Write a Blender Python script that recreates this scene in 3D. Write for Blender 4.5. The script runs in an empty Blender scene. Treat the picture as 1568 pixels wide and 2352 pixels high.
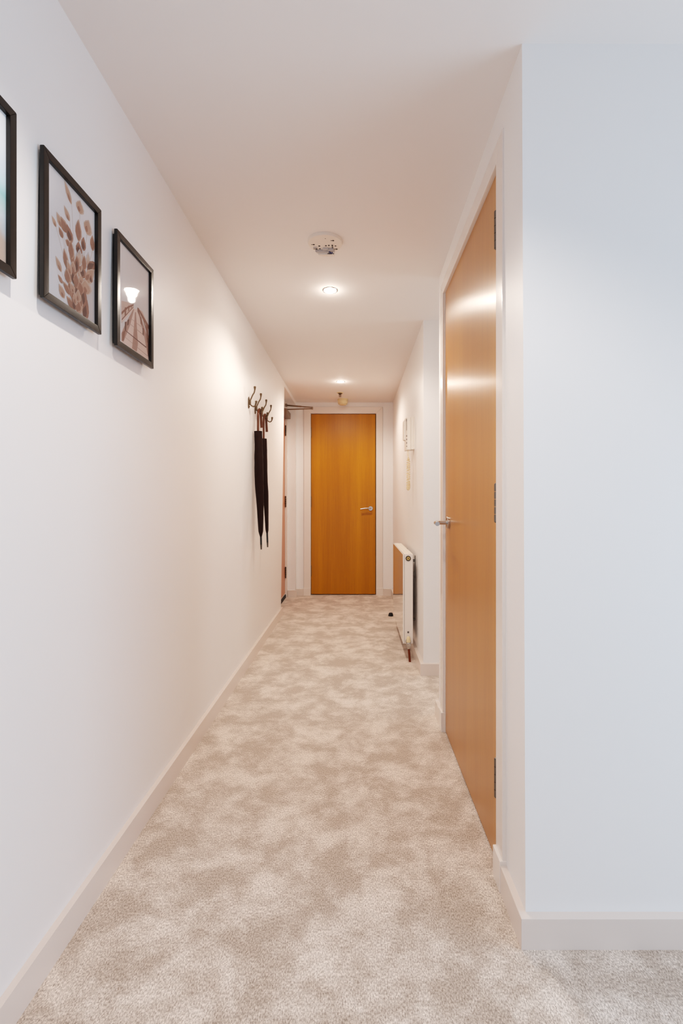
import bpy, bmesh, math, random
from mathutils import Vector, Matrix, noise

random.seed(7)
SC = bpy.context.scene
COL = SC.collection
PI = math.pi

# ------------------------------------------------------------------ materials
def s2l(c):
    return tuple(((v/255)/12.92 if v/255 <= 0.04045 else ((v/255+0.055)/1.055)**2.4) for v in c)

def mat(name, rgb=(200, 200, 200), rough=0.5, metal=0.0, coat=0.0, coat_rough=0.1, spec=0.5,
        var=0.0, var_scale=4.0, bump=0.0, bump_scale=200.0, bump_dist=0.001, emit=None, emit_s=0.0, sheen=0.0):
    m = bpy.data.materials.new(name); m.use_nodes = True
    nt = m.node_tree; b = nt.nodes['Principled BSDF']
    col = s2l(rgb) + (1,)
    b.inputs['Base Color'].default_value = col
    b.inputs['Roughness'].default_value = rough
    b.inputs['Metallic'].default_value = metal
    b.inputs['Coat Weight'].default_value = coat
    b.inputs['Coat Roughness'].default_value = coat_rough
    b.inputs['Specular IOR Level'].default_value = spec
    if sheen: b.inputs['Sheen Weight'].default_value = sheen
    if emit:
        b.inputs['Emission Color'].default_value = s2l(emit) + (1,)
        b.inputs['Emission Strength'].default_value = emit_s
    tc = nt.nodes.new('ShaderNodeTexCoord')
    if var:
        n = nt.nodes.new('ShaderNodeTexNoise'); n.inputs['Scale'].default_value = var_scale
        n.inputs['Detail'].default_value = 4
        r = nt.nodes.new('ShaderNodeMix'); r.data_type = 'RGBA'
        r.inputs[6].default_value = tuple(v*(1-var) for v in col[:3]) + (1,)
        r.inputs[7].default_value = tuple(min(1, v*(1+var)) for v in col[:3]) + (1,)
        nt.links.new(tc.outputs['Object'], n.inputs['Vector'])
        nt.links.new(n.outputs['Fac'], r.inputs[0])
        nt.links.new(r.outputs[2], b.inputs['Base Color'])
    if bump:
        n2 = nt.nodes.new('ShaderNodeTexNoise'); n2.inputs['Scale'].default_value = bump_scale
        n2.inputs['Detail'].default_value = 3
        bp = nt.nodes.new('ShaderNodeBump'); bp.inputs['Strength'].default_value = bump
        bp.inputs['Distance'].default_value = bump_dist
        nt.links.new(tc.outputs['Object'], n2.inputs['Vector'])
        nt.links.new(n2.outputs['Fac'], bp.inputs['Height'])
        nt.links.new(bp.outputs['Normal'], b.inputs['Normal'])
    return m

def wood(name, light, dark, rough, tangent_axis, aniso=0.0, streak=0.12, spec=0.5):
    """lacquered veneer with the grain running up (Z)"""
    m = bpy.data.materials.new(name); m.use_nodes = True
    nt = m.node_tree; b = nt.nodes['Principled BSDF']; L = nt.links.new
    tc = nt.nodes.new('ShaderNodeTexCoord')
    def stretched(sx, sz, scale, detail=5):
        mp = nt.nodes.new('ShaderNodeMapping'); mp.inputs['Scale'].default_value = (sx, sx, sz)
        n = nt.nodes.new('ShaderNodeTexNoise'); n.inputs['Scale'].default_value = scale
        n.inputs['Detail'].default_value = detail
        L(tc.outputs['Object'], mp.inputs['Vector']); L(mp.outputs['Vector'], n.inputs['Vector'])
        return n
    wide = stretched(1.0, 0.03, 9.0, 3)
    fine = stretched(1.0, 0.02, 160.0, 6)
    pores = stretched(1.0, 0.06, 420.0, 2)
    a1 = nt.nodes.new('ShaderNodeMath'); a1.operation = 'MULTIPLY_ADD'
    a1.inputs[1].default_value = 0.55; L(wide.outputs['Fac'], a1.inputs[0])
    a2 = nt.nodes.new('ShaderNodeMath'); a2.operation = 'MULTIPLY'; a2.inputs[1].default_value = 0.3
    L(fine.outputs['Fac'], a2.inputs[0]); L(a2.outputs[0], a1.inputs[2])
    a3 = nt.nodes.new('ShaderNodeMath'); a3.operation = 'MULTIPLY_ADD'; a3.inputs[1].default_value = 0.15
    L(pores.outputs['Fac'], a3.inputs[0]); L(a1.outputs[0], a3.inputs[2])
    cr = nt.nodes.new('ShaderNodeValToRGB')
    cr.color_ramp.elements[0].position = 0.5 - streak; cr.color_ramp.elements[0].color = s2l(dark) + (1,)
    cr.color_ramp.elements[1].position = 0.5 + streak; cr.color_ramp.elements[1].color = s2l(light) + (1,)
    L(a3.outputs[0], cr.inputs['Fac']); L(cr.outputs['Color'], b.inputs['Base Color'])
    b.inputs['Roughness'].default_value = rough
    b.inputs['Specular IOR Level'].default_value = spec
    if aniso:
        b.inputs['Anisotropic'].default_value = aniso
        cv = nt.nodes.new('ShaderNodeCombineXYZ')
        cv.inputs[{'x': 0, 'y': 1, 'z': 2}[tangent_axis]].default_value = 1.0
        L(cv.outputs[0], b.inputs['Tangent'])
    if spec > .9: b.inputs['Coat Weight'].default_value = 0.6; b.inputs['Coat Roughness'].default_value = 0.3
    bp = nt.nodes.new('ShaderNodeBump'); bp.inputs['Strength'].default_value = 0.08
    bp.inputs['Distance'].default_value = 0.0004
    L(fine.outputs['Fac'], bp.inputs['Height']); L(bp.outputs['Normal'], b.inputs['Normal'])
    return m

def carpet_mat():
    m = bpy.data.materials.new('beige_carpet'); m.use_nodes = True
    nt = m.node_tree; b = nt.nodes['Principled BSDF']; L = nt.links.new
    tc = nt.nodes.new('ShaderNodeTexCoord')
    def nz(scale, detail, dist=0.0, rough=0.55, sx=1.0, sy=1.0):
        mp = nt.nodes.new('ShaderNodeMapping'); mp.inputs['Scale'].default_value = (sx, sy, 1)
        n = nt.nodes.new('ShaderNodeTexNoise'); n.inputs['Scale'].default_value = scale
        n.inputs['Detail'].default_value = detail; n.inputs['Distortion'].default_value = dist
        n.inputs['Roughness'].default_value = rough
        L(tc.outputs['Object'], mp.inputs['Vector']); L(mp.outputs['Vector'], n.inputs['Vector'])
        return n
    patch = nz(6.0, 12, 0.2, 0.74, 1.0, 1.0)
    r1 = nt.nodes.new('ShaderNodeValToRGB')
    r1.color_ramp.elements[0].position = 0.43; r1.color_ramp.elements[0].color = s2l((188, 172, 158)) + (1,)
    r1.color_ramp.elements[1].position = 0.60; r1.color_ramp.elements[1].color = s2l((230, 217, 206)) + (1,)
    L(patch.outputs['Fac'], r1.inputs['Fac'])
    grain = nz(330, 3, 0, 0.7, 1.0, 0.5)
    r2 = nt.nodes.new('ShaderNodeValToRGB')
    r2.color_ramp.elements[0].position = 0.33; r2.color_ramp.elements[0].color = (0.46, 0.41, 0.37, 1)
    r2.color_ramp.elements[1].position = 0.66; r2.color_ramp.elements[1].color = (1.36, 1.36, 1.36, 1)
    L(grain.outputs['Fac'], r2.inputs['Fac'])
    mx = nt.nodes.new('ShaderNodeMix'); mx.data_type = 'RGBA'; mx.blend_type = 'MULTIPLY'
    mx.inputs[0].default_value = 1.0
    L(r1.outputs['Color'], mx.inputs[6]); L(r2.outputs['Color'], mx.inputs[7])
    L(mx.outputs[2], b.inputs['Base Color'])
    b.inputs['Roughness'].default_value = 1.0
    b.inputs['Specular IOR Level'].default_value = 0.05
    b.inputs['Sheen Weight'].default_value = 0.25
    b.inputs['Sheen Roughness'].default_value = 0.6
    fine = nz(420, 3)
    bp = nt.nodes.new('ShaderNodeBump'); bp.inputs['Strength'].default_value = 0.3
    bp.inputs['Distance'].default_value = 0.004
    L(fine.outputs['Fac'], bp.inputs['Height']); L(bp.outputs['Normal'], b.inputs['Normal'])
    return m

def glass_mat():
    """thin picture glass: clear, mirror-like at grazing angles"""
    m = bpy.data.materials.new('picture_glass'); m.use_nodes = True
    nt = m.node_tree; nt.nodes.remove(nt.nodes['Principled BSDF']); L = nt.links.new
    out = nt.nodes['Material Output']
    tr = nt.nodes.new('ShaderNodeBsdfTransparent'); gl = nt.nodes.new('ShaderNodeBsdfGlossy')
    gl.inputs['Roughness'].default_value = 0.03
    fr = nt.nodes.new('ShaderNodeFresnel'); fr.inputs['IOR'].default_value = 1.3
    mx = nt.nodes.new('ShaderNodeMixShader')
    L(fr.outputs[0], mx.inputs[0]); L(tr.outputs[0], mx.inputs[1]); L(gl.outputs[0], mx.inputs[2])
    L(mx.outputs[0], out.inputs['Surface'])
    return m

def ramp_print(name, stops, wobble=0.05):
    """printed seascape: bands of colour running down the sheet (local Z)"""
    m = bpy.data.materials.new(name); m.use_nodes = True
    nt = m.node_tree; b = nt.nodes['Principled BSDF']; L = nt.links.new
    tc = nt.nodes.new('ShaderNodeTexCoord'); sp = nt.nodes.new('ShaderNodeSeparateXYZ')
    L(tc.outputs['Generated'], sp.inputs[0])
    n = nt.nodes.new('ShaderNodeTexNoise'); n.inputs['Scale'].default_value = 5; n.inputs['Detail'].default_value = 6
    L(tc.outputs['Generated'], n.inputs['Vector'])
    a = nt.nodes.new('ShaderNodeMath'); a.operation = 'MULTIPLY_ADD'; a.inputs[1].default_value = wobble*2
    L(n.outputs['Fac'], a.inputs[0]); L(sp.outputs['Z'], a.inputs[2])
    d = nt.nodes.new('ShaderNodeMath'); d.operation = 'MULTIPLY_ADD'; d.inputs[1].default_value = 0.10
    L(sp.outputs['Y'], d.inputs[0]); L(a.outputs[0], d.inputs[2])
    o = nt.nodes.new('ShaderNodeMath'); o.operation = 'SUBTRACT'; o.inputs[1].default_value = wobble + 0.05
    L(d.outputs[0], o.inputs[0])
    cr = nt.nodes.new('ShaderNodeValToRGB')
    while len(cr.color_ramp.elements) < len(stops): cr.color_ramp.elements.new(0.5)
    for e, (p, c) in zip(cr.color_ramp.elements, stops):
        e.position = p; e.color = s2l(c) + (1,)
    L(o.outputs[0], cr.inputs['Fac']); L(cr.outputs['Color'], b.inputs['Base Color'])
    b.inputs['Roughness'].default_value = 0.6
    return m

M = {
    'wall': mat('painted_wall', (238, 235, 233), 0.42, var=0.012, var_scale=2.0, bump=0.05, bump_scale=260, bump_dist=0.0005, spec=0.35),
    'ceiling': mat('painted_ceiling', (238, 232, 228), 0.7, var=0.012, var_scale=2.0, bump=0.04, bump_scale=220, bump_dist=0.0005, spec=0.2),
    'trim': mat('white_gloss_paint', (232, 223, 216), 0.2, coat=0.3, coat_rough=0.08, var=0.008, var_scale=3, spec=0.45),
    'skirting': mat('shaded_white_skirting', (224, 211, 202), 0.25, coat=0.2, coat_rough=0.1, var=0.008, var_scale=3, spec=0.4),  # toned below the trim: shade on the board faces put into the colour
    'carpet': carpet_mat(),
    'wood_right': wood('pale_beech_veneer', (194, 130, 48), (172, 106, 30), 0.3, 'y', 0.9, 0.16, 1.0),
    'wood_end': wood('orange_oak_veneer', (198, 132, 10), (158, 97, 2), 0.35, 'x', 0.4, 0.18, 0.35),
    'wood_left': wood('pinkish_beech_veneer', (200, 134, 92), (186, 118, 78), 0.35, 'z', 0.3, 0.2, 0.4),
    'steel': mat('satin_steel', (190, 186, 182), 0.25, 1.0, var=0.03, var_scale=60),
    'hinge': mat('dull_steel', (120, 112, 104), 0.35, 1.0, var=0.1, var_scale=80),
    'darkhinge': mat('dark_bronze_hinge', (92, 74, 60), 0.4, 0.9, var=0.1, var_scale=80),
    'bronze': mat('antique_bronze', (112, 92, 70), 0.33, 0.9, var=0.15, var_scale=120),
    'closer': mat('bronze_grey_closer', (140, 122, 104), 0.4, 0.7, var=0.03, var_scale=30),
    'frame': mat('black_bronze_frame', (40, 36, 33), 0.24, 0.45, spec=0.6, var=0.04, var_scale=20),
    'rebate': mat('black_rebate', (20, 18, 17), 0.6, var=0.05),
    'glass': glass_mat(),
    'sleeve': mat('dark_brown_nylon', (34, 14, 9), 0.6, spec=0.15, var=0.25, var_scale=25, bump=0.35, bump_scale=55, bump_dist=0.006),
    'handle_wood': mat('varnished_brown_wood', (88, 42, 12), 0.3, coat=0.15, spec=0.35, var=0.35, var_scale=30),
    'tip': mat('black_umbrella_tip', (22, 20, 20), 0.4, var=0.05),
    'tipend': mat('dark_metal_ferrule', (86, 78, 70), 0.4, 0.8, var=0.05),
    'rad': mat('white_radiator_enamel', (240, 235, 229), 0.05, coat=1.0, coat_rough=0.01, var=0.006, var_scale=3, spec=0.7),
    'radtop': mat('warm_white_grille', (242, 232, 220), 0.4, var=0.01),
    'brass': mat('brass', (206, 176, 112), 0.3, 1.0, var=0.08, var_scale=60),
    'black': mat('black_rubber', (16, 15, 15), 0.6, var=0.1, var_scale=40),
    'copper': mat('dull_copper_pipe', (120, 58, 32), 0.4, 0.75, var=0.2, var_scale=60),
    'plastic': mat('off_white_plastic', (236, 226, 216), 0.35, var=0.01, var_scale=10),
    'cream': mat('cream_plastic', (228, 208, 168), 0.4, var=0.03, var_scale=15),
    'cord': mat('cream_cord', (232, 208, 170), 0.45, var=0.04, var_scale=30),
    'grey': mat('grey_plastic', (96, 88, 86), 0.4, var=0.05, var_scale=30),
    'hole': mat('dark_slot', (30, 22, 18), 0.7, var=0.1),
    'board': mat('grey_moulding', (196, 190, 188), 0.45, var=0.03, var_scale=40),
    'blue': mat('blue_wire', (60, 64, 120), 0.4, var=0.05),
    'bulb': mat('lit_bulb', (255, 250, 244), 0.3, emit=(255, 240, 224), emit_s=260, var=0.001),
}

# ------------------------------------------------------------------ mesh helpers
def box(bm, x0, x1, y0, y1, z0, z1, bev=0.0, seg=2):
    return hexa(bm, [(x0, y0, z0), (x1, y0, z0), (x1, y1, z0), (x0, y1, z0),
                     (x0, y0, z1), (x1, y0, z1), (x1, y1, z1), (x0, y1, z1)], bev, seg)

def hexa(bm, p, bev=0.0, seg=2, mi=0):
    v = [bm.verts.new(q) for q in p]
    fs = [bm.faces.new([v[i] for i in f]) for f in
          ((3, 2, 1, 0), (4, 5, 6, 7), (0, 1, 5, 4), (1, 2, 6, 5), (2, 3, 7, 6), (3, 0, 4, 7))]
    for f in fs: f.material_index = mi
    bmesh.ops.recalc_face_normals(bm, faces=fs)
    if bev:
        es = list({e for f in fs for e in f.edges})
        bmesh.ops.bevel(bm, geom=es, offset=bev, segments=seg, profile=0.5, affect='EDGES')

def ring_frame(d):
    d = Vector(d).normalized()
    a = Vector((0, 0, 1)) if abs(d.z) < 0.9 else Vector((1, 0, 0))
    u = d.cross(a).normalized(); w = d.cross(u).normalized()
    return u, w

def tube(bm, pts, r, seg=12, caps=True, flat=1.0, wob=None):
    """tube along pts, radius per point; parallel-transported rings"""
    pts = [Vector(p) for p in pts]; n = len(pts)
    rs = r if isinstance(r, (list, tuple)) else [r]*n
    t0 = (pts[1]-pts[0]).normalized(); u, w = ring_frame(t0)
    rings = []; prev = t0
    for i, p in enumerate(pts):
        t = (pts[min(i+1, n-1)]-pts[max(i-1, 0)]).normalized()
        q = prev.rotation_difference(t); u = q @ u; w = q @ w; prev = t
        ring = []
        for k in range(seg):
            a = 2*PI*k/seg
            rr = rs[i]*(wob(i, k) if wob else 1.0)
            ring.append(bm.verts.new(p + u*(math.cos(a)*rr) + w*(math.sin(a)*rr*flat)))
        rings.append(ring)
    fs = []
    for a, b in zip(rings, rings[1:]):
        for k in range(seg):
            fs.append(bm.faces.new((a[k], a[(k+1) % seg], b[(k+1) % seg], b[k])))
    if caps:
        fs.append(bm.faces.new(rings[0][::-1])); fs.append(bm.faces.new(rings[-1]))
    bmesh.ops.recalc_face_normals(bm, faces=fs)

def smooth_path(pts, sub=6):
    """Catmull-Rom through pts"""
    P = [Vector(p) for p in pts]; out = []
    for i in range(len(P)-1):
        p0, p1, p2, p3 = P[max(i-1, 0)], P[i], P[i+1], P[min(i+2, len(P)-1)]
        for k in range(sub):
            t = k/sub
            out.append(0.5*((2*p1)+(p2-p0)*t+(2*p0-5*p1+4*p2-p3)*t*t+(3*p1-p0-3*p2+p3)*t**3))
    out.append(P[-1]); return out

def lathe(bm, prof, c, axis=(0, 0, 1), seg=32, caps=True):
    """profile of (radius, height along axis) from c"""
    ax = Vector(axis).normalized(); u, w = ring_frame(ax); c = Vector(c)
    rings = []
    for r, h in prof:
        r = max(r, 1e-5)
        rings.append([bm.verts.new(c+ax*h+u*(math.cos(2*PI*k/seg)*r)+w*(math.sin(2*PI*k/seg)*r)) for k in range(seg)])
    fs = []
    for a, b in zip(rings, rings[1:]):
        for k in range(seg):
            fs.append(bm.faces.new((a[k], a[(k+1) % seg], b[(k+1) % seg], b[k])))
    if caps:
        fs.append(bm.faces.new(rings[0][::-1])); fs.append(bm.faces.new(rings[-1]))
    bmesh.ops.recalc_face_normals(bm, faces=fs)

def ball(bm, c, r, seg=16, sz=1.0):
    lathe(bm, [(r*math.sin(PI*i/8), -r*sz*math.cos(PI*i/8)) for i in range(9)], c, (0, 0, 1), seg)

def prism(bm, poly, h0, h1, place, bev=0.0, mi=0):
    """extrude a 2D polygon; place(a, b, h) -> xyz"""
    lo = [bm.verts.new(place(a, b, h0)) for a, b in poly]; hi = [bm.verts.new(place(a, b, h1)) for a, b in poly]
    n = len(poly); fs = [bm.faces.new(lo[::-1]), bm.faces.new(hi)]
    for i in range(n): fs.append(bm.faces.new((lo[i], lo[(i+1) % n], hi[(i+1) % n], hi[i])))
    for f in fs: f.material_index = mi
    bmesh.ops.recalc_face_normals(bm, faces=fs)
    if bev:
        es = list({e for f in fs for e in f.edges})
        bmesh.ops.bevel(bm, geom=es, offset=bev, segments=2, profile=0.5, affect='EDGES')

def new(): return bmesh.new()

def root_of(p):
    while p.parent: p = p.parent
    return p

def obj(name, bm, m, parent=None, angle=32, loc=None):
    """link bm (built in world coordinates) as ONE mesh object"""
    for f in bm.faces: f.smooth = True
    lim = math.radians(angle)
    for e in bm.edges:
        e.smooth = len(e.link_faces) == 2 and e.calc_face_angle(0) < lim
    me = bpy.data.meshes.new(name)
    if parent is not None:
        bm.transform(Matrix.Translation(-root_of(parent).location))
    else:
        if loc is None:
            vs = [v.co for v in bm.verts]
            loc = Vector(((min(v.x for v in vs)+max(v.x for v in vs))/2, (min(v.y for v in vs)+max(v.y for v in vs))/2, min(v.z for v in vs)))
        bm.transform(Matrix.Translation(-Vector(loc)))
    bm.to_mesh(me); bm.free()
    o = bpy.data.objects.new(name, me); COL.objects.link(o)
    for k in (m if isinstance(m, (list, tuple)) else [m]): me.materials.append(k)
    wn = o.modifiers.new('even_shading', 'WEIGHTED_NORMAL'); wn.keep_sharp = True; wn.weight = 100
    if parent is not None: o.parent = parent
    else: o.location = loc
    return o

def thing(name, label, cat, loc, group=None, kind=None):
    o = bpy.data.objects.new(name, None); COL.objects.link(o)
    o.location = loc; o.empty_display_size = 0.05
    o['label'] = label; o['category'] = cat
    if group: o['group'] = group
    if kind: o['kind'] = kind
    return o

def tag(o, label, cat, group=None):
    o['label'] = label; o['category'] = cat
    if group: o['group'] = group
    return o

def struct(name, bm, m, angle=32):
    o = obj(name, bm, m, None, angle, (0, 0, 0)); o['kind'] = 'structure'; return o

def label(o, t): o['label'] = t; return o

# ------------------------------------------------------------------ room measures
CAM_Z = 1.0851
NEAR = 1.187          # wall that faces the camera beside the corridor mouth
END = 5.587           # end wall
LEND = 4.62           # left wall stops, door recess begins
PIER = 5.50
R1 = 2.44             # first length of right wall stops at the side opening
R2 = 3.02             # right wall starts again
BK = -2.6             # back of the room behind the camera
def zc(y): return 2.2127 + 0.0046*max(0.0, y-1.19)
def xr(y): return 0.418 + 0.0025*(y-1.19)
def xl_bot(y): return -0.7265 + 0.002*max(0, y-1.0)
def xl_top(y): return -0.670 - 0.0042*max(0, y-1.0)
def xl(y, z):
    t = z/2.21; return xl_bot(y)*(1-t)+xl_top(y)*t

# floor
bm = new(); box(bm, -0.95, 2.7, BK, 5.75, -0.08, 0.0)
struct('floor', bm, M['carpet'])
# ceiling: flat over the room, rising a hair down the corridor
bm = new()
for y0, y1 in ((BK, 1.19), (1.19, 5.75)):
    z0, z1 = zc(y0), zc(y1)
    hexa(bm, [(-0.95, y0, z0), (2.7, y0, z0), (2.7, y1, z1), (-0.95, y1, z1),
              (-0.95, y0, z0+.1), (2.7, y0, z0+.1), (2.7, y1, z1+.1), (-0.95, y1, z1+.1)])
struct('ceiling', bm, M['ceiling'])

# left wall, with the lintel and far pier of the door recess
bm = new()
ys = [BK, 1.0, 2.2, 3.4, LEND]
for y0, y1 in zip(ys, ys[1:]):
    hexa(bm, [(-0.95, y0, -.02), (xl_bot(y0), y0, -.02), (xl_bot(y1), y1, -.02), (-0.95, y1, -.02),
              (-0.95, y0, 2.3), (xl(y0, 2.3), y0, 2.3), (xl(y1, 2.3), y1, 2.3), (-0.95, y1, 2.3)])
hexa(bm, [(-0.95, LEND, 2.19), (xl(LEND, 2.19), LEND, 2.19), (-0.690, PIER, 2.193), (-0.95, PIER, 2.193),
          (-0.95, LEND, 2.3), (xl(LEND, 2.3), LEND, 2.3), (-0.690, PIER, 2.3), (-0.95, PIER, 2.3)])
box(bm, -0.95, -0.690, PIER, 5.75, -.02, 2.3)
box(bm, -0.95, -0.86, LEND, PIER, -.02, 2.3)  # unseen slab behind the recessed door leaf, added to block light
bmesh.ops.remove_doubles(bm, verts=bm.verts, dist=1e-5)
struct('wall_left', bm, M['wall'], 20)

# end wall, with the opening for the end door
bm = new()
box(bm, -0.95, -0.545, END, 5.75, -.02, 2.34); box(bm, 0.253, 0.70, END, 5.75, -.02, 2.34)
box(bm, -0.545, 0.253, END, 5.75, 2.12, 2.34); box(bm, -0.545, 0.253, 5.70, 5.75, -.02, 2.12)
struct('wall_far', bm, M['wall'])

# right wall: door length, then beyond the side opening
bm = new()
def rseg(y0, y1, z0, z1, lean=True):
    W_IN = 0.56 if lean else 0.60
    tn = (lambda y: xr(y) - 0.009*max(0, 1-(y-NEAR)/1.2)) if lean else xr
    a0 = xr(y0) + (tn(y0)-xr(y0))*z0/2.2; a1 = xr(y1)+(tn(y1)-xr(y1))*z0/2.2
    b0 = xr(y0) + (tn(y0)-xr(y0))*z1/2.2; b1 = xr(y1)+(tn(y1)-xr(y1))*z1/2.2
    hexa(bm, [(a0, y0, z0), (W_IN, y0, z0), (W_IN, y1, z0), (a1, y1, z0),
              (b0, y0, z1), (W_IN, y0, z1), (W_IN, y1, z1), (b1, y1, z1)])
rseg(NEAR, 1.385, -.02, 2.3); rseg(2.285, R1, -.02, 2.3); rseg(1.385, 2.285, 2.095, 2.3)
box(bm, 0.53, 0.56, 1.385, 2.285, -.02, 2.095)
rseg(R2, 5.60, -.02, 2.34, False)
struct('wall_right', bm, M['wall'])
bm = new(); box(bm, 0.56, 2.7, NEAR, 1.32, -.02, 2.3)
struct('wall_near', bm, M['wall'])
bm = new(); box(bm, 0.56, 2.3, R1-.12, R1, -.02, 2.3); box(bm, 0.6, 2.3, R2, R2+.12, -.02, 2.3)
box(bm, 2.2, 2.3, R1, R2, -.02, 2.3)
struct('wall_passage', bm, M['wall'])

# skirting boards
BH, BT = 0.075, 0.021
bm = new()
for y0, y1 in ((BK, 1.0), (1.0, LEND)):
    hexa(bm, [(xl_bot(y0)-.01, y0, -.01), (xl_bot(y0)+BT, y0, -.01), (xl_bot(y1)+BT, y1, -.01), (xl_bot(y1)-.01, y1, -.01),
              (xl_bot(y0)-.01, y0, BH), (xl_bot(y0)+BT-.002, y0, BH), (xl_bot(y1)+BT-.002, y1, BH), (xl_bot(y1)-.01, y1, BH)])
bmesh.ops.remove_doubles(bm, verts=bm.verts, dist=1e-5)
struct('baseboard_left', bm, M['skirting'])
bm = new()
prism(bm, [(xr(NEAR)-.018, NEAR-BT), (2.7, NEAR-BT), (2.7, NEAR+.005), (xr(NEAR)+.004, NEAR+.005), (xr(1.34)+.004, 1.338), (xr(1.34)-.018, 1.338)],
      -.01, BH, lambda a, b, h: (a, b, h), 0.0018)
struct('baseboard_near', bm, M['skirting'])
bm = new()
prism(bm, [(xr(R1)-.018, 2.334), (xr(R1)+.004, 2.334), (xr(R1)+.004, R1-.004), (2.2, R1-.004), (2.2, R1+.018), (xr(R1)-.018, R1+.018)],
      -.01, BH, lambda a, b, h: (a, b, h), 0.0018)
struct('baseboard_corner', bm, M['skirting'])
bm = new()
prism(bm, [(xr(R2)-BT, R2-BT), (2.2, R2-BT), (2.2, R2+.005), (xr(R2)+.005, R2+.005), (xr(END)+.005, END-BT), (xr(END)-BT, END-BT)],
      -.01, BH, lambda a, b, h: (a, b, h), 0.0018)
struct('baseboard_right', bm, M['skirting'])
bm = new()
box(bm, -0.775, -0.672, PIER-.02, PIER+.005, -.01, BH, .0018)
box(bm, -0.6895, -0.603, END-.02, END+.005, -.01, BH+.001, .0018)
box(bm, 0.311, xr(END)-BT, END-.02, END+.005, -.01, BH, .0018)
struct('baseboard_far', bm, M['skirting'])

# ------------------------------------------------------------------ doors
def hinge(parent, kx, ky, zs, m, plate=None):
    for z0, z1 in zs:
        b = new(); n = 5; h = (z1-z0)/n
        for i in range(n):
            tube(b, [(kx, ky, z0+i*h+.0008), (kx, ky, z0+(i+1)*h-.0008)], 0.0065, 14)
        ball(b, (kx, ky, z1), .0055, 10, .6); ball(b, (kx, ky, z0), .0055, 10, .6)
        if plate: box(b, *plate, z0+.002, z1-.002)
        obj('hinge', b, m, parent)

HZ = ((1.830, 1.940), (1.025, 1.137), (0.215, 0.328))

# door 1: the beech door on the right wall
d1 = thing('door_1', 'pale beech door in the right wall between the near corner and the side opening', 'door', (0.42, 1.84, 0), kind='structure')
LX = 0.421
b = new(); box(b, LX, LX+.044, 1.413, 2.262, 0.006, 2.072, .0015)
obj('door_leaf', b, M['wood_right'], d1)
b = new()   # lining
box(b, 0.4195, 0.52, 1.38, 1.410, 0, 2.10); box(b, 0.4195, 0.52, 2.2655, 2.292, 0, 2.10); box(b, 0.4195, 0.52, 1.41, 2.2655, 2.0755, 2.10)
obj('door_lining', b, M['trim'], d1)
def mitred(b, o, i, depth, place, legs=('l', 'r', 't'), bev=0.003, mi=0):
    """o, i: outer / inner (a0, a1, c0, c1); place(a, c, h)"""
    oa0, oa1, oc0, oc1 = o; ia0, ia1, ic0, ic1 = i
    q = {'l': ((oa0, oc0), (ia0, ic0), (ia0, ic1), (oa0, oc1)), 'r': ((ia1, ic0), (oa1, oc0), (oa1, oc1), (ia1, ic1)),
         't': ((oa0, oc1), (ia0, ic1), (ia1, ic1), (oa1, oc1)), 'b': ((oa0, oc0), (oa1, oc0), (ia1, ic0), (ia0, ic0))}
    for k in legs: prism(b, q[k], 0, depth, place, bev, mi)
b = new()
mitred(b, (1.338, 2.332, 0, 2.124), (1.402, 2.272, 0, 2.066), 0.016, lambda a, c, h: (xr(a)+.004-h, a, c), bev=.003)
obj('architrave', b, M['trim'], d1)
b = new()
prism(b, [(xr(1.34)-.020, 1.336), (xr(1.34)+.004, 1.336), (xr(1.34)+.004, 1.4045), (xr(1.34)-.020, 1.4045)], -.005, .087, lambda a, c, h: (a, c, h), .002)
prism(b, [(xr(2.3)-.020, 2.2695), (xr(2.3)+.004, 2.2695), (xr(2.3)+.004, 2.334), (xr(2.3)-.020, 2.334)], -.005, .090, lambda a, c, h: (a, c, h), .002)
obj('plinth_block', b, M['trim'], d1)
hinge(d1, 0.4135, 1.4195, HZ, M['hinge'], (0.4185, 0.4205, 1.414, 1.424))
b = new()
lathe(b, [(.0, 0), (.0255, 0), (.0262, .002), (.0262, .009), (.0245, .011), (.0, .011)], (LX, 2.178, 0.990), (-1, 0, 0), 36)
h1 = obj('handle', b, M['steel'], d1)
b = new()
tube(b, smooth_path([(LX-.01, 2.178, .990), (LX-.040, 2.178, .990), (LX-.056, 2.174, .990), (LX-.063, 2.158, .990), (LX-.066, 2.13, .992),
                     (LX-.070, 2.09, .993), (LX-.074, 2.05, .990)], 6), .0095, 18)
obj('lever', b, M['steel'], h1)

# door 2: the orange oak door in the end wall
d2 = thing('door_2', 'orange oak door closed in the middle of the far end wall', 'door', (-0.145, 5.60, 0), kind='structure')
b = new(); box(b, -0.5185, 0.2276, 5.60, 5.644, 0.010, 2.100, .0015)
obj('door_leaf', b, M['wood_end'], d2)
b = new()
box(b, -0.546, -0.522, 5.58, 5.66, 0, 2.13); box(b, 0.2340, 0.254, 5.58, 5.66, 0, 2.13); box(b, -0.522, 0.234, 5.58, 5.66, 2.104, 2.13)
obj('door_lining', b, M['trim'], d2)
b = new()
mitred(b, (-0.601, 0.309, 0, 2.180), (-0.527, 0.2365, 0, 2.109), 0.017, lambda a, c, h: (a, END+.003-h, c), bev=.0016)
obj('architrave', b, M['trim'], d2)
b = new()
box(b, -0.605, -0.524, END-.024, END+.003, -.005, .085, .002); box(b, 0.233, 0.313, END-.024, END+.003, -.005, .085, .002)
obj('plinth_block', b, M['trim'], d2)
b = new(); box(b, -0.545, 0.253, 5.665, 5.70, 0, 2.12)
obj('gap_shade_backing', b, M['black'], d2)  # black backing added behind the leaf so the gap round it stays dark
hinge(d2, -0.5215, 5.590, ((1.834, 1.945), (1.024, 1.142), (0.222, 0.345)), M['hinge'])
b = new()
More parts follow.
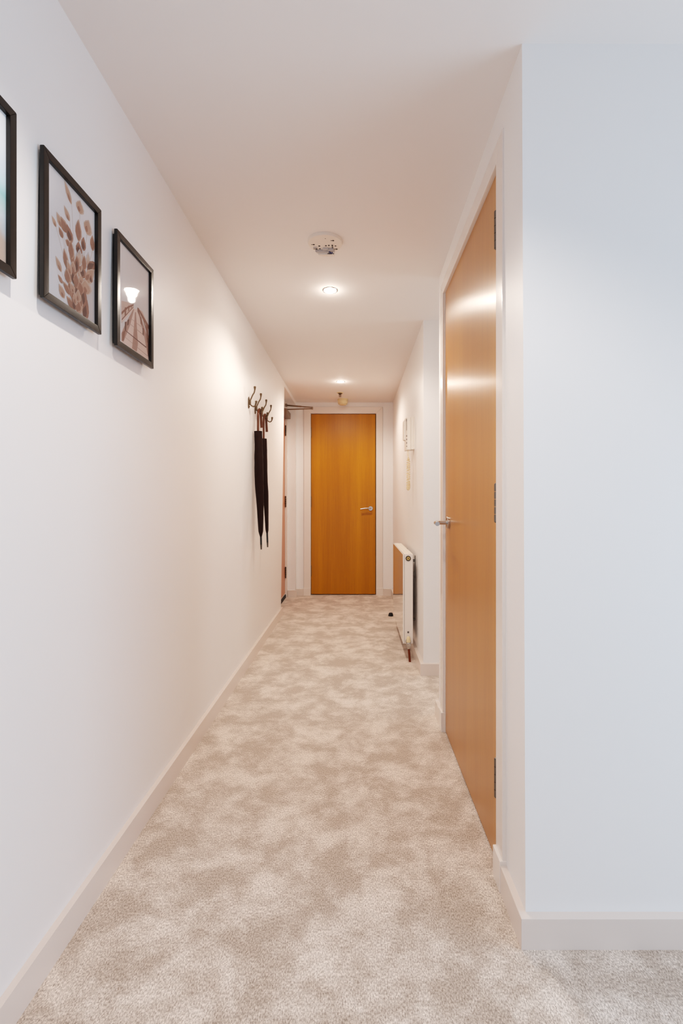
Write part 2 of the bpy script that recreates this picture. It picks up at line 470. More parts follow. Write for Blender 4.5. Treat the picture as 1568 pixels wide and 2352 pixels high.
lathe(b, [(.0, 0), (.0255, 0), (.026, .002), (.026, .008), (.024, .010), (.0, .010)], (0.1705, 5.60, 1.005), (0, -1, 0), 36)
h2 = obj('handle', b, M['steel'], d2)
b = new()
tube(b, smooth_path([(0.1705, 5.592, 1.006), (0.1705, 5.565, 1.006), (0.168, 5.553, 1.0065), (0.155, 5.549, 1.007), (0.125, 5.549, 1.008),
                     (0.095, 5.549, 1.005), (0.052, 5.549, 0.998)], 6), .0088, 16)
obj('lever', b, M['steel'], h2)

# door 3: the door in the recess at the end of the left wall
d3 = thing('door_3', 'beech door with overhead closer set in the recess at the end of the left wall', 'door', (-0.81, 5.05, 0), kind='structure')
b = new(); box(b, -0.846, -0.802, 4.69, 5.452, 0.045, 2.105, .0015)
obj('door_leaf', b, M['wood_left'], d3)
b = new(); box(b, -0.845, -0.799, 4.69, 5.452, 0.036, 0.047)
label(obj('draught_seal', b, M['trim'], d3), 'pale strip along the foot of the door')
b = new()
box(b, -0.86, -0.778, 5.456, 5.502, 0, 2.192, .002); box(b, -0.86, -0.778, LEND-.002, 4.686, 0, 2.192, .002)
box(b, -0.86, -0.778, 4.686, 5.456, 2.110, 2.194, .002)
obj('door_frame', b, M['trim'], d3)
b = new(); box(b, -0.86, -0.790, 4.686, 5.456, -.004, 0.034, .002)
label(obj('threshold', b, M['black'], d3), 'black threshold strip')
hinge(d3, -0.793, 5.448, ((1.830, 1.945), (1.024, 1.146), (0.222, 0.345)), M['darkhinge'])
b = new(); box(b, -0.803, -0.738, 5.15, 5.46, 2.018, 2.082, .004)
cl = obj('door_closer', b, M['closer'], d3)
b = new()
tube(b, [(-0.765, 5.33, 2.078), (-0.765, 5.33, 2.108)], .012, 14)
tube(b, [(-0.765, 5.33, 2.104), (-0.480, 5.30, 2.106)], .0065, 10)
tube(b, [(-0.480, 5.30, 2.098), (-0.480, 5.30, 2.126)], .0095, 14)
tube(b, [(-0.480, 5.30, 2.120), (-0.772, 5.33, 2.150)], .0065, 10)
tube(b, [(-0.600, 5.312, 2.132), (-0.772, 5.33, 2.150)], .009, 10)
tube(b, [(-0.772, 5.33, 2.135), (-0.772, 5.33, 2.165)], .012, 14)
box(b, -0.782, -0.764, 5.30, 5.36, 2.140, 2.162, .002)
obj('closer_arm', b, M['closer'], cl)

# ------------------------------------------------------------------ pictures on the left wall
FX = -0.664
def picture(y0, y1, z0, z1, lab, print_bm, print_mats, group='framed prints on the left wall'):
    t = thing('picture_frame', lab, 'picture', (FX-.006, (y0+y1)/2, z0), group)
    w = 0.0178
    b = new()
    mitred(b, (y0, y1, z0, z1), (y0+w, y1-w, z0+w, z1-w), 0.0095, lambda a, c, h: (FX-.0095+h, a, c), ('l', 'r', 't', 'b'), .0012)
    obj('frame', b, M['frame'], t)
    b = new()
    mitred(b, (y0+.004, y1-.004, z0+.004, z1-.004), (y0+w-.0012, y1-w+.0012, z0+w-.0012, z1-w+.0012), 0.007,
           lambda a, c, h: (FX-.0094+h, a, c), ('l', 'r', 't', 'b'), 0)
    obj('rebate', b, M['rebate'], t)
    b = new(); box(b, FX-.018, FX-.0095, y0+.010, y1-.010, z0+.010, z1-.010)
    obj('backing_board', b, M['rebate'], t)
    b = new(); ya, yb, za, zb = y0+w-.003, y1-w+.003, z0+w-.003, z1-w+.003
    print_bm(b, ya, yb, za, zb)
    obj('print', b, print_mats, t)
    b = new()
    vs = [b.verts.new((FX-.0062, *q)) for q in ((ya, za), (yb, za), (yb, zb), (ya, zb))]
    b.faces.new(vs)
    obj('glass', b, M['glass'], t)
    return t

def sheet(b, ya, yb, za, zb, x=FX-.0090, mi=0):
    f = b.faces.new([b.verts.new((x, *q)) for q in ((ya, za), (yb, za), (yb, zb), (ya, zb))]); f.material_index = mi

LAYER = [0]
def flat(b, pts, ya, yb, za, zb, mi):
    """flat printed shape; pts in sheet units (0..1 across, 0..1 up)"""
    LAYER[0] += 1
    x = FX - .0090 + LAYER[0]*0.000003
    pts = [(min(max(u, 0), 1), min(max(v, 0), 1)) for u, v in pts]
    try:
        f = b.faces.new([b.verts.new((x, ya+u*(yb-ya), za+v*(zb-za))) for u, v in pts]); f.material_index = mi
    except ValueError: pass

# beach seen from above
picture(0.710, 0.9448, 1.5206, 1.8458, 'black framed beach print with teal sea and sand, farthest from the coat hooks',
        lambda b, *a: sheet(b, *a),
        ramp_print('beach_print', [(0.0, (246, 212, 186)), (0.22, (246, 216, 192)), (0.28, (248, 240, 232)), (0.36, (244, 246, 244)),
                                   (0.42, (206, 226, 222)), (0.49, (166, 208, 206)), (0.58, (196, 218, 222)), (0.68, (214, 222, 230)),
                                   (0.82, (236, 238, 242)), (1.0, (246, 246, 246))]))
# dried bunny-tail grass
PAPER = mat('print_paper', (240, 232, 228), 0.6, var=0.015, var_scale=8)
HEADS = [mat('grass_head_tan', (206, 166, 142), 0.7, var=0.2, var_scale=60), mat('grass_head_brown', (176, 130, 108), 0.7, var=0.25, var_scale=60),
         mat('grass_head_dark', (132, 96, 82), 0.7, var=0.3, var_scale=60), mat('grass_head_pale', (218, 190, 170), 0.7, var=0.12, var_scale=60),
         mat('grass_stem', (222, 208, 198), 0.7, var=0.1, var_scale=60), mat('print_shade', (222, 208, 200), 0.6, var=0.03, var_scale=10)]
# (tip u, v, base u, v, width, tone)
GRASS = [(0.35, 0.99, 0.495, 0.853, 0.082, 0), (0.666, 0.964, 0.662, 0.85, 0.148, 0), (0.344, 0.79, 0.458, 0.704, 0.081, 0),
         (0.124, 0.62, 0.207, 0.561, 0.058, 0), (0.207, 0.682, 0.318, 0.597, 0.094, 0), (0.283, 0.678, 0.398, 0.591, 0.123, 1),
         (0.398, 0.665, 0.499, 0.547, 0.11, 2), (0.632, 0.796, 0.632, 0.611, 0.117, 1), (0.856, 0.877, 0.814, 0.737, 0.157, 0),
         (0.937, 0.78, 0.937, 0.643, 0.097, 1), (0.742, 0.691, 0.732, 0.57, 0.091, 2), (0.249, 0.585, 0.327, 0.521, 0.069, 1),
         (0.371, 0.53, 0.452, 0.515, 0.072, 1), (0.19, 0.342, 0.301, 0.25, 0.077, 0), (0.344, 0.454, 0.407, 0.307, 0.089, 1),
         (0.489, 0.521, 0.517, 0.373, 0.084, 1), (0.632, 0.611, 0.652, 0.495, 0.118, 2), (0.594, 0.513, 0.603, 0.325, 0.106, 3),
         (0.722, 0.551, 0.712, 0.422, 0.121, 3), (0.845, 0.602, 0.845, 0.459, 0.094, 3), (1.04, 0.572, 0.814, 0.44, 0.108, 2),
         (0.232, 0.213, 0.318, 0.168, 0.052, 1), (0.249, 0.147, 0.353, 0.062, 0.096, 0), (0.407, 0.307, 0.443, 0.207, 0.109, 1),
         (0.48, 0.368, 0.536, 0.274, 0.103, 2), (0.732, 0.46, 0.712, 0.337, 0.121, 2), (0.574, 0.316, 0.613, 0.214, 0.116, 3),
         (0.985, 0.497, 0.772, 0.317, 0.127, 0), (0.772, 0.348, 0.814, 0.227, 0.206, 0), (0.389, 0.095, 0.536, 0.024, 0.092, 1),
         (0.318, 0.19, 0.462, 0.123, 0.072, 1), (0.752, 0.271, 0.732, 0.101, 0.122, 2), (0.632, 0.189, 0.632, 0.012, 0.176, 0),
         (0.814, 0.187, 0.752, -0.003, 0.123, 2), (0.499, 0.187, 0.574, 0.073, 0.113, 1), (0.555, 0.249, 0.632, 0.15, 0.106, 2),
         (0.898, 0.42, 0.898, 0.356, 0.064, 2), (0.462, 0.22, 0.536, 0.16, 0.093, 0), (0.652, 0.295, 0.692, 0.199, 0.119, 1),
         (0.389, 0.382, 0.48, 0.286, 0.082, 0)]
rg = random.Random(11)
for _ in range(34):      # the dense foot of the bunch
    v = rg.uniform(.02, .42); u = .60+rg.gauss(0, .05+.16*v); L = rg.uniform(.09, .15)
    dx, dy = (u-.62)*.9, v+.35; k = L/math.hypot(dx, dy)
    GRASS.insert(rg.randrange(14, len(GRASS)), (round(u+dx*k, 3), round(v+dy*k, 3), round(u, 3), round(v, 3), rg.uniform(.07, .11), rg.choice((0, 1, 1, 2, 2, 3))))
def grass_print(b, ya, yb, za, zb):
    LAYER[0] = 0
    sheet(b, ya, yb, za, zb)
    a = (ya, yb, za, zb)
    flat(b, [(.55, 0), (1, 0), (1, .42), (.8, .3), (.66, .14)], *a, 6)
    for (u0, v0, u1, v1, w, tone) in GRASS:      # thin stems first
        flat(b, [(u1-.006, v1), (u1+.006, v1), (.62, .03), (.60, .03)], *a, 5)
    for (u0, v0, u1, v1, w, tone) in GRASS:
        L = Vector((u1-u0, (v1-v0)*1.46)); n = Vector((-L.y, L.x)).normalized()
        base = {0: (3, 0, 0, 1), 1: (0, 1, 1, 1), 2: (1, 1, 2, 2), 3: (5, 3, 3, 0)}[tone]
        w *= 1.15
        for (k, du, ta, tz), tn in zip(((1.0, 0, 0, 1), (.80, .05, .12, .97), (.58, .10, .30, .93), (.34, .14, .5, .9)), base):
            left, right = [], []
            for i in range(13):
                q = i/12; t = ta+(tz-ta)*q
                c = Vector((u0+(u1-u0)*t, v0+(v1-v0)*t))
                o = (w/2)*k*math.sin(PI*q**1.25)**0.75*(1+0.05*math.sin(i*4.1+u0*40))
                off = Vector((n.x*o, n.y*o/1.46)); sh = Vector((n.x*w*du, n.y*w*du/1.46))
                left.append(c+off-sh); right.append(c-off-sh)
            flat(b, [(p.x, p.y) for p in left+right[::-1]], *a, tn+1)
picture(1.0266, 1.2592, 1.5206, 1.8458, 'black framed print of dried bunny-tail grass in warm browns',
        grass_print, [PAPER]+HEADS)
# boardwalk
BW = [mat('boardwalk_sky', (244, 236, 230), 0.6, var=0.01, var_scale=6), mat('boardwalk_planks', (250, 226, 212), 0.6, var=0.05, var_scale=50),
      mat('boardwalk_dune', (232, 204, 188), 0.6, var=0.1, var_scale=40), mat('boardwalk_rail', (168, 124, 106), 0.6, var=0.25, var_scale=60),
      mat('boardwalk_shadow', (202, 166, 150), 0.6, var=0.15, var_scale=60), mat('boardwalk_dark', (134, 98, 84), 0.6, var=0.2, var_scale=60),
      mat('boardwalk_line', (206, 176, 160), 0.6, var=0.05)]
WALK = [(2, [(0.127, 0.429), (0.29, 0.463), (0.483, 0.491), (0.488, 0.449), (0.127, 0.207)]),
        (2, [(0.607, 0.494), (0.759, 0.503), (1.136, 0.403), (1.136, 0.235), (0.831, 0.394)]),
        (1, [(0.483, 0.451), (0.607, 0.483), (1.083, 0.041), (1.057, -0.02), (0.087, -0.01), (0.147, 0.046)]),
        (4, [(0.474, 0.445), (0.505, 0.454), (0.374, 0.251), (0.187, 0.042), (0.127, 0.041), (0.127, 0.11), (0.228, 0.22)]),
        (4, [(0.528, 0.431), (0.559, 0.436), (0.623, 0.123), (0.584, 0.033), (0.439, 0.036), (0.488, 0.23)]),
        (4, [(0.605, 0.489), (0.665, 0.477), (1.083, 0.223), (1.136, 0.012), (0.98, 0.043), (0.831, 0.248)]),
        (1, [(0.472, 0.452), (0.488, 0.449), (0.147, 0.226), (0.139, 0.252)]),
        (3, [(0.488, 0.503), (0.483, 0.484), (0.311, 0.405), (0.127, 0.29), (0.127, 0.318), (0.3, 0.42)]),
        (3, [(0.483, 0.475), (0.479, 0.464), (0.139, 0.238), (0.139, 0.255)]),
        (3, [(0.22, 0.386), (0.261, 0.405), (0.261, 0.32), (0.22, 0.295)]),
        (3, [(0.323, 0.434), (0.353, 0.446), (0.353, 0.396), (0.323, 0.377)]),
        (3, [(0.413, 0.471), (0.435, 0.48), (0.435, 0.448), (0.413, 0.433)]),
        (5, [(0.224, 0.247), (0.269, 0.263), (0.265, 0.173), (0.22, 0.155)]),
        (3, [(0.159, 0.132), (0.248, 0.176), (0.197, 0.058), (0.147, 0.043)]),
        (5, [(0.307, 0.29), (0.357, 0.311), (0.332, 0.247), (0.294, 0.23)]),
        (3, [(0.6, 0.499), (0.653, 0.507), (0.688, 0.416), (0.607, 0.46)]),
        (3, [(0.614, 0.498), (0.651, 0.503), (1.136, 0.411), (1.136, 0.363), (0.759, 0.435)]),
        (3, [(0.688, 0.431), (0.74, 0.43), (0.759, 0.344), (0.707, 0.361)]),
        (5, [(0.778, 0.334), (0.812, 0.335), (0.812, 0.251), (0.773, 0.264)]),
        (3, [(0.88, 0.407), (0.95, 0.41), (0.98, 0.199), (0.918, 0.215)]),
        (5, [(0.943, 0.268), (1.031, 0.274), (1.044, 0.056), (0.955, 0.076)]),
        (5, [(1.006, 0.33), (1.136, 0.331), (1.136, 0.028), (1.026, 0.06)]),
        (3, [(0.759, 0.45), (0.783, 0.449), (1.083, 0.286), (1.083, 0.239)]),
        (5, [(0.24, 0.163), (0.261, 0.171), (0.905, 0.158), (0.9, 0.145)]),
        (6, [(0.215, 0.098), (0.224, 0.102), (0.955, 0.072), (0.95, 0.064)]),
        (6, [(0.374, 0.266), (0.383, 0.271), (0.783, 0.267), (0.778, 0.258)]),
        (6, [(0.418, 0.328), (0.426, 0.332), (0.723, 0.335), (0.719, 0.328)])]
def walk_print(b, ya, yb, za, zb):
    LAYER[0] = 0
    sheet(b, ya, yb, za, zb)
    for mi, pts in WALK: flat(b, pts, ya, yb, za, zb, mi)
picture(1.342, 1.584, 1.5206, 1.8458, 'black framed print of a wooden boardwalk under a hazy sky, closest to the coat hooks',
        walk_print, BW)

# ------------------------------------------------------------------ coat hooks
def coat_hook(y, lab):
    z = 1.722; w = xl(y, z)
    t = thing('coat_hook', lab, 'coat hook', (w, y, z), 'bronze coat hooks on the left wall')
    b = new()
    prism(b, [(-.011, -.030), (-.006, -.037), (0, -.040), (.006, -.037), (.011, -.030), (.0125, 0), (.011, .024), (.004, .028), (0, .036), (-.004, .028), (-.011, .024), (-.0125, 0)],
          -.001, .005, lambda a, c, h: (w+h, y+a, z+c), .001)
    box(b, w+.004, w+.016, y-.0085, y+.0085, z-.016, z+.016, .003)
    ball(b, (w+.006, y, z-.027), .004, 10); ball(b, (w+.006, y, z+.022), .0035, 10)
    obj('backplate', b, M['bronze'], t)
    b = new()
    tube(b, smooth_path([(w+.010, y, z+.006), (w+.016, y, z+.022), (w+.026, y, z+.045), (w+.036, y, z+.062), (w+.040, y, z+.080), (w+.0405, y, z+.092)], 5),
         [.0042]*20+[.0048, .0052, .0058, .0064, .0070, .0072], 12)
    ua = obj('upper_arm', b, M['bronze'], t)
    b = new(); ball(b, (w+.0405, y, z+.097), .0082, 16, .85); obj('knob', b, M['bronze'], ua)
    b = new()
    tube(b, smooth_path([(w+.010, y, z-.010), (w+.018, y, z-.021), (w+.030, y, z-.027), (w+.041, y, z-.024), (w+.047, y, z-.013), (w+.049, y, z-.002)], 5),
         [.0042]*20+[.0048, .0052, .0056, .0060, .0064, .0066], 12)
    la = obj('lower_arm', b, M['bronze'], t)
    b = new(); ball(b, (w+.0495, y, z+.004), .0082, 16, .85); obj('knob', b, M['bronze'], la)
for y, lab in ((3.092, 'empty bronze coat hook nearest the pictures'), (3.293, 'bronze coat hook holding the nearer, wider brown umbrella'),
               (3.493, 'bronze coat hook holding the farther, slimmer brown umbrella'), (3.690, 'empty bronze coat hook nearest the recessed door')):
    coat_hook(y, lab)

# ------------------------------------------------------------------ umbrellas
def umbrella(yh, z_top, z_bot, z_tip, r_top, lab, ys, dxs, seed):
    """hangs by its crook from the hook at yh; ys: shaft y, dxs: x of foot"""
    rnd = random.Random(seed)
    hx = xl(yh, 1.7)+.031; zb = 1.7025
    R = 0.047; yc = yh
    t = thing('umbrella', lab, 'umbrella', (dxs, ys, z_tip), 'umbrellas hanging from the coat hooks')
    b = new()
    sx = hx
    pts = [(sx, yc-R, z_top-.05), (sx, yc-R, (z_top+zb-R)/2), (sx, yc-R, zb-R+.003)]
    for i in range(1, 12):
        a = PI - PI*i/11
        pts.append((sx+.002*i/11, yc+R*math.cos(a), zb-R+.003+R*math.sin(a)+.0095*math.sin(a)))
    pts += [(sx+.003, yc+R+.004, zb-R-.03), (sx+.004, yc+R+.008, zb-R-.058)]
    n = len(pts)
    rs = [.0072, .0074, .0078]+[.0085]*(n-5)+[.0092, .0094]
    tube(b, pts, rs, 16)
    obj('crook_handle', b, M['handle_wood'], t)
    y0 = yc-R
    b = new(); N = 40; P = []; rs = []
    for i in range(N+1):
        f = i/N
        z = z_top+(z_bot-z_top)*f
        P.append((sx+(dxs-sx)*f, y0+(ys-y0)*f, z))
        r = r_top*(1.0-0.06*math.sin(f*9+seed)) if f < .55 else r_top*(1-0.50*(f-.55)/.45)
        if f > .955: r *= 1-(f-.955)/.045*0.55
        rs.append(r)
    tube(b, P, rs, 26, True, 1.0, lambda i, k: 1+0.05*noise.noise(Vector((k*.9, i*.35, seed)))+0.04*math.sin(k*2*PI/26*3+i*.22))
    obj('sleeve', b, M['sleeve'], t)
    b = new(); d = (Vector((dxs, ys, z_bot))-Vector((sx, y0, z_top))).normalized()
    p = Vector((dxs, ys, z_bot)); q = p+d*((z_bot-z_tip)/-d.z)
    tube(b, [p-d*.01, p+(q-p)*.62], [.0068, .0064], 14)
    tp = obj('tip', b, M['tip'], t)
    b = new(); tube(b, [p+(q-p)*.60, q], [.0064, .0044], 14); obj('ferrule', b, M['tipend'], tp)
umbrella(3.293, 1.558, 0.848, 0.762, 0.0285, 'wider dark brown furled umbrella hanging nearer the pictures', 3.250, -0.640, 1.3)
umbrella(3.493, 1.534, 0.850, 0.758, 0.0200, 'slimmer dark brown furled umbrella hanging nearer the recessed door', 3.452, -0.635, 4.1)

# ------------------------------------------------------------------ ceiling fittings
def downlight(x, y, lab):
    z = zc(y)
    t = thing('downlight', lab, 'ceiling light', (x, y, z), 'recessed ceiling downlights')
    b = new()
    lathe(b, [(.033, .002), (.041, .002), (.0415, 0), (.040, -.003), (.037, -.004), (.034, -.003), (.033, .002)], (x, y, z), (0, 0, 1), 40, False)
    obj('trim_ring', b, M['steel'], t)
    b = new()
    lathe(b, [(.0, -.006), (.012, -.0058), (.022, -.005), (.031, -.004), (.0335, .001), (.0, .001)], (x, y, z), (0, 0, 1), 32)
    obj('bulb', b, M['bulb'], t)
downlight(-0.138, 2.585, 'lit round downlight just beyond the bare alarm base on the ceiling')
downlight(-0.145, 4.591, 'lit round downlight near the sprinkler at the far end of the ceiling')

# bare mains base of a smoke alarm
x0, y0 = -0.134, 2.095; z0 = zc(y0)
sb = thing('smoke_alarm_base', 'round white bare smoke alarm base with slots and wires on the ceiling', 'smoke alarm', (x0, y0, z0))
b = new()
lathe(b, [(.0, .002), (.0745, .002), (.0755, 0), (.0755, -.006), (.073, -.012), (.070, -.0135), (.0, -.0135)], (x0, y0, z0), (0, 0, 1), 56)
obj('base_plate', b, M['plastic'], sb)
zf = z0-.0135
def on(du, dv): return (x0+du, y0+dv)
def slot(du, dv, w, l, tail=0):
    b = new()
    px, py = on(du, dv)
    lathe(b, [(.0, .0006), (w, .0006), (w, -.0006), (.0, -.0006)], (px, py, zf), (0, 0, 1), 14)
    if tail: box(b, min(px, px+tail), max(px, px+tail), py-.0014, py+.0014, zf-.0006, zf+.0006)
    obj('slot', b, M['hole'], sb)
for q in ((.037, -.030, .0042, 0, -.011), (-.049, .002, .0042, 0, -.011), (-.040, .038, .0042, 0, -.014), (.049, .040, .0042, 0, -.02),
          (-.026, .014, .0045, 0), (.003, .011, .0042, 0), (.016, .009, .0042, 0), (.031, .007, .0036, 0), (.031, .015, .0036, 0),
          (.045, .013, .0036, 0), (.031, .026, .0036, 0), (-.025, .037, .0036, 0), (.004, -.045, .0018, 0)):
    slot(*q)
b = new()
box(b, -.053+x0, -.036+x0, y0+.020, y0+.028, zf-.004, zf+.001, .001)
box(b, -.012+x0, .013+x0, y0+.026, y0+.040, zf-.007, zf+.001, .002)
prism(b, [(-.046, .044), (.008, .042), (.014, .030), (.034, .030), (.040, .046), (.024, .062), (-.020, .064), (-.040, .056)], -.010, .001,
      lambda a, c, h: (x0+a, y0+c, zf+h), .001)
obj('moulding', b, M['board'], sb)
b = new()
prism(b, [(-.034, .052), (.010, .050), (.010, .068), (-.015, .070), (-.028, .064)], -.019, -.008, lambda a, c, h: (x0+a, y0+c, zf+h), .002)
obj('terminal_cover', b, M['plastic'], sb)
b = new()
box(b, x0+.006, x0+.038, y0+.048, y0+.066, zf-.020, zf-.008, .002)
for i in range(4): tube(b, [(x0+.010+i*.008, y0+.047, zf-.015), (x0+.010+i*.008, y0+.044, zf-.010)], .0024, 8)
tb = obj('terminal_block', b, M['plastic'], sb)
b = new()
for i in range(4): tube(b, [(x0+.010+i*.008, y0+.0465, zf-.0155), (x0+.010+i*.008, y0+.0482, zf-.0155)], .0026, 10)
tube(b, smooth_path([(x0+.012, y0+.046, zf-.016), (x0+.016, y0+.042, zf-.019), (x0+.024, y0+.044, zf-.017)], 4), .0016, 8)
obj('terminal_screw', b, M['hole'], tb)
b = new(); tube(b, smooth_path([(x0+.016, y0+.040, zf-.011), (x0+.022, y0+.043, zf-.016), (x0+.030, y0+.047, zf-.013)], 5), .0024, 8)
obj('wire', b, M['blue'], sb)

# sprinkler
x0, y0 = -0.166, 5.07; z0 = zc(y0)
sp = thing('sprinkler_head', 'small bronze sprinkler head between far downlight and cream smoke alarm', 'sprinkler', (x0, y0, z0))
b = new(); lathe(b, [(.0, .001), (.034, .001), (.036, -.001), (.030, -.006), (.0, -.006)], (x0, y0, z0), (0, 0, 1), 32)
obj('escutcheon', b, M['cream'], sp)
b = new(); lathe(b, [(.024, -.0055), (.024, -.010), (.010, -.013), (.009, -.020), (.006, -.022), (.006, -.030), (.0, -.030)], (x0, y0, z0), (0, 0, 1), 24)
for s in (-1, 1):
    tube(b, smooth_path([(x0+s*.009, y0, z0-.012), (x0+s*.011, y0, z0-.025), (x0+s*.004, y0, z0-.042)], 4), .0022, 8)
obj('body', b, M['bronze'], sp)
b = new(); lathe(b, [(.0, -.041), (.014, -.042), (.0145, -.0435), (.0, -.045)], (x0, y0, z0), (0, 0, 1), 24)
obj('deflector', b, M['bronze'], sp)

# cream smoke alarm
x0, y0 = -0.147, 5.40; z0 = zc(y0)
sd = thing('smoke_detector', 'cream domed smoke alarm on the ceiling above the end door', 'smoke alarm', (x0, y0, z0))
b = new(); lathe(b, [(.0, .001), (.058, .001), (.060, -.002), (.060, -.012), (.057, -.015), (.0, -.015)], (x0, y0, z0), (0, 0, 1), 40)
obj('mounting_base', b, M['cream'], sd)
b = new(); lathe(b, [(.0, -.013), (.054, -.014), (.056, -.018), (.056, -.040), (.053, -.043), (.053, -.046), (.048, -.056), (.034, -.066), (.0, -.069)], (x0, y0, z0), (0, 0, 1), 40)
hd = obj('head', b, M['cream'], sd)
b = new()
for k in range(26):
    a = 2*PI*k/26
    tube(b, [(x0+.0495*math.cos(a), y0+.0495*math.sin(a), z0-.0475), (x0+.0475*math.cos(a), y0+.0475*math.sin(a), z0-.0555)], .002, 6)
obj('vent', b, M['hole'], hd)

# ------------------------------------------------------------------ radiator
rz0, rz1 = 0.112, 0.726
ra = thing('radiator', 'white flat panel radiator hung on the right wall under the entry phone', 'radiator', (0.355, 3.74, rz0))
RY0, RY1 = 3.30, 4.175
def rx(y, d): return 0.322 + 0.001*(y-RY0)/.875 + d
b = new()
hexa(b, [(rx(RY0, 0), RY0, rz0), (rx(RY0, .009), RY0, rz0), (rx(RY1, .009), RY1, rz0), (rx(RY1, 0), RY1, rz0),
         (rx(RY0, 0), RY0, rz1-.004), (rx(RY0, .009), RY0, rz1-.004), (rx(RY1, .009), RY1, rz1-.004), (rx(RY1, 0), RY1, rz1-.004)], .0025)
obj('front_panel', b, M['rad'], ra)
b = new()
for k in (0, 1):
    ya, yb = (RY0-.001, RY0+.012) if k == 0 else (RY1-.012, RY1+.001)
    hexa(b, [(rx(ya, .0105), ya, rz0), (rx(ya, .0685), ya, rz0), (rx(yb, .0685), yb, rz0), (rx(yb, .0105), yb, rz0),
             (rx(ya, .0105), ya, rz1), (rx(ya, .0685), ya, rz1), (rx(yb, .0685), yb, rz1), (rx(yb, .0105), yb, rz1)], .002)
    obj('side_panel', b, M['trim'], ra); b = new()
hexa(b, [(rx(RY0, .010), RY0+.012, rz0+.01), (rx(RY0, .066), RY0+.012, rz0+.01), (rx(RY1, .066), RY1-.012, rz0+.01), (rx(RY1, .010), RY1-.012, rz0+.01),
         (rx(RY0, .010), RY0+.012, rz1-.012), (rx(RY0, .066), RY0+.012, rz1-.012), (rx(RY1, .066), RY1-.012, rz1-.012), (rx(RY1, .010), RY1-.012, rz1-.012)])
obj('core', b, M['trim'], ra)
b = new()
N = 58
for i in range(N):
    ya = RY0+.014+(RY1-RY0-.028)*i/N; yb = ya+.0105
    hexa(b, [(rx(ya, .010), ya, rz1-.008), (rx(ya, .067), ya, rz1-.008), (rx(yb, .067), yb, rz1-.008), (rx(yb, .010), yb, rz1-.008),
             (rx(ya, .010), ya, rz1-.002), (rx(ya, .067), ya, rz1-.002), (rx(yb, .067), yb, rz1-.002), (rx(yb, .010), yb, rz1-.002)])
for d0 in (.0095, .036, .064):
    hexa(b, [(rx(RY0, d0), RY0+.010, rz1-.012), (rx(RY0, d0+.004), RY0+.010, rz1-.012), (rx(RY1, d0+.004), RY1-.010, rz1-.012), (rx(RY1, d0), RY1-.010, rz1-.012),
             (rx(RY0, d0), RY0+.010, rz1-.001), (rx(RY0, d0+.004), RY0+.010, rz1-.001), (rx(RY1, d0+.004), RY1-.010, rz1-.001), (rx(RY1, d0), RY1-.010, rz1-.001)])
obj('top_grille', b, M['radtop'], ra)
px = 0.358; zv = 1.0851-130.5*RY0/1107
b = new(); lathe(b, [(.0110, 0), (.0178, 0), (.0178, .004), (.0165, .005), (.0122, .005), (.0110, .004)], (px, RY0-.001, zv), (0, -1, 0), 32, False)
vp = obj('vent_plug', b, M['hole'], ra)
b = new(); lathe(b, [(.0, 0), (.0123, 0), (.0123, .006), (.0110, .008), (.0045, .008), (.0040, .005), (.0, .005)], (px, RY0-.001, zv), (0, -1, 0), 28)
obj('bleed_valve', b, M['brass'], vp)
b = new(); lathe(b, [(.0, .0), (.0042, 0), (.0042, .0068), (.0, .0068)], (px, RY0-.001, zv), (0, -1, 0), 16); obj('bleed_screw', b, M['bronze'], vp)
b = new(); zq = 1.0851-300*RY0/1107
box(b, px-.006, px+.006, RY0-.003, RY0+.002, zq-.006, zq+.006, .001)
obj('square_plug', b, M['grey'], ra)
# near valve: collar, body, cap and the pipe down to the floor
b = new(); vz = 0.130; vy = RY0-.026
lathe(b, [(.0, 0), (.0185, 0), (.0195, .003), (.0195, .012), (.013, .013), (.012, .026), (.0, .026)], (px, RY0-.001, vz), (0, -1, 0), 24)
lathe(b, [(.0, 0), (.0085, 0), (.0110, .004), (.0125, .010), (.0125, .016), (.0165, .018), (.0165, .034), (.0130, .040), (.0, .040)], (px+.001, vy, vz-.046), (0, 0, 1), 6)
ball(b, (px+.001, vy, vz-.012), .0165, 18)
lathe(b, [(.0, 0), (.009, 0), (.009, .006), (.0, .006)], (px+.001, vy-.014, vz-.014), (0, -1, 0), 20)
va = obj('valve', b, M['steel'], ra)
b = new(); lathe(b, [(.0, -.004), (.0130, -.004), (.0145, 0), (.0135, .020), (.0115, .026), (.0065, .034), (.0, .036)], (px-.001, vy, vz+.004), (0, 0, 1), 24)
label(obj('cap', b, M['cream'], va), 'cream plastic valve cap')
b = new(); tube(b, [(px+.001, vy, vz-.042), (px+.004, vy-.004, .05), (px+.008, vy-.010, -.004)], .0078, 16)
label(obj('pipe', b, M['copper'], ra), 'copper pipe from the valve into the carpet')
b = new(); vy2 = RY1+.016   # far valve
lathe(b, [(.0, 0), (.015, 0), (.017, .012), (.017, .026), (.0, .030)], (0.345, vy2, vz-.012), (0, 0, 1), 20)
tube(b, [(0.345, RY1-.004, vz), (0.345, vy2, vz)], .010, 14)
obj('valve', b, M['steel'], ra)
b = new(); tube(b, [(0.345, vy2, vz), (xr(vy2)+.002, vy2, vz)], .0078, 16)
obj('pipe', b, M['copper'], ra)
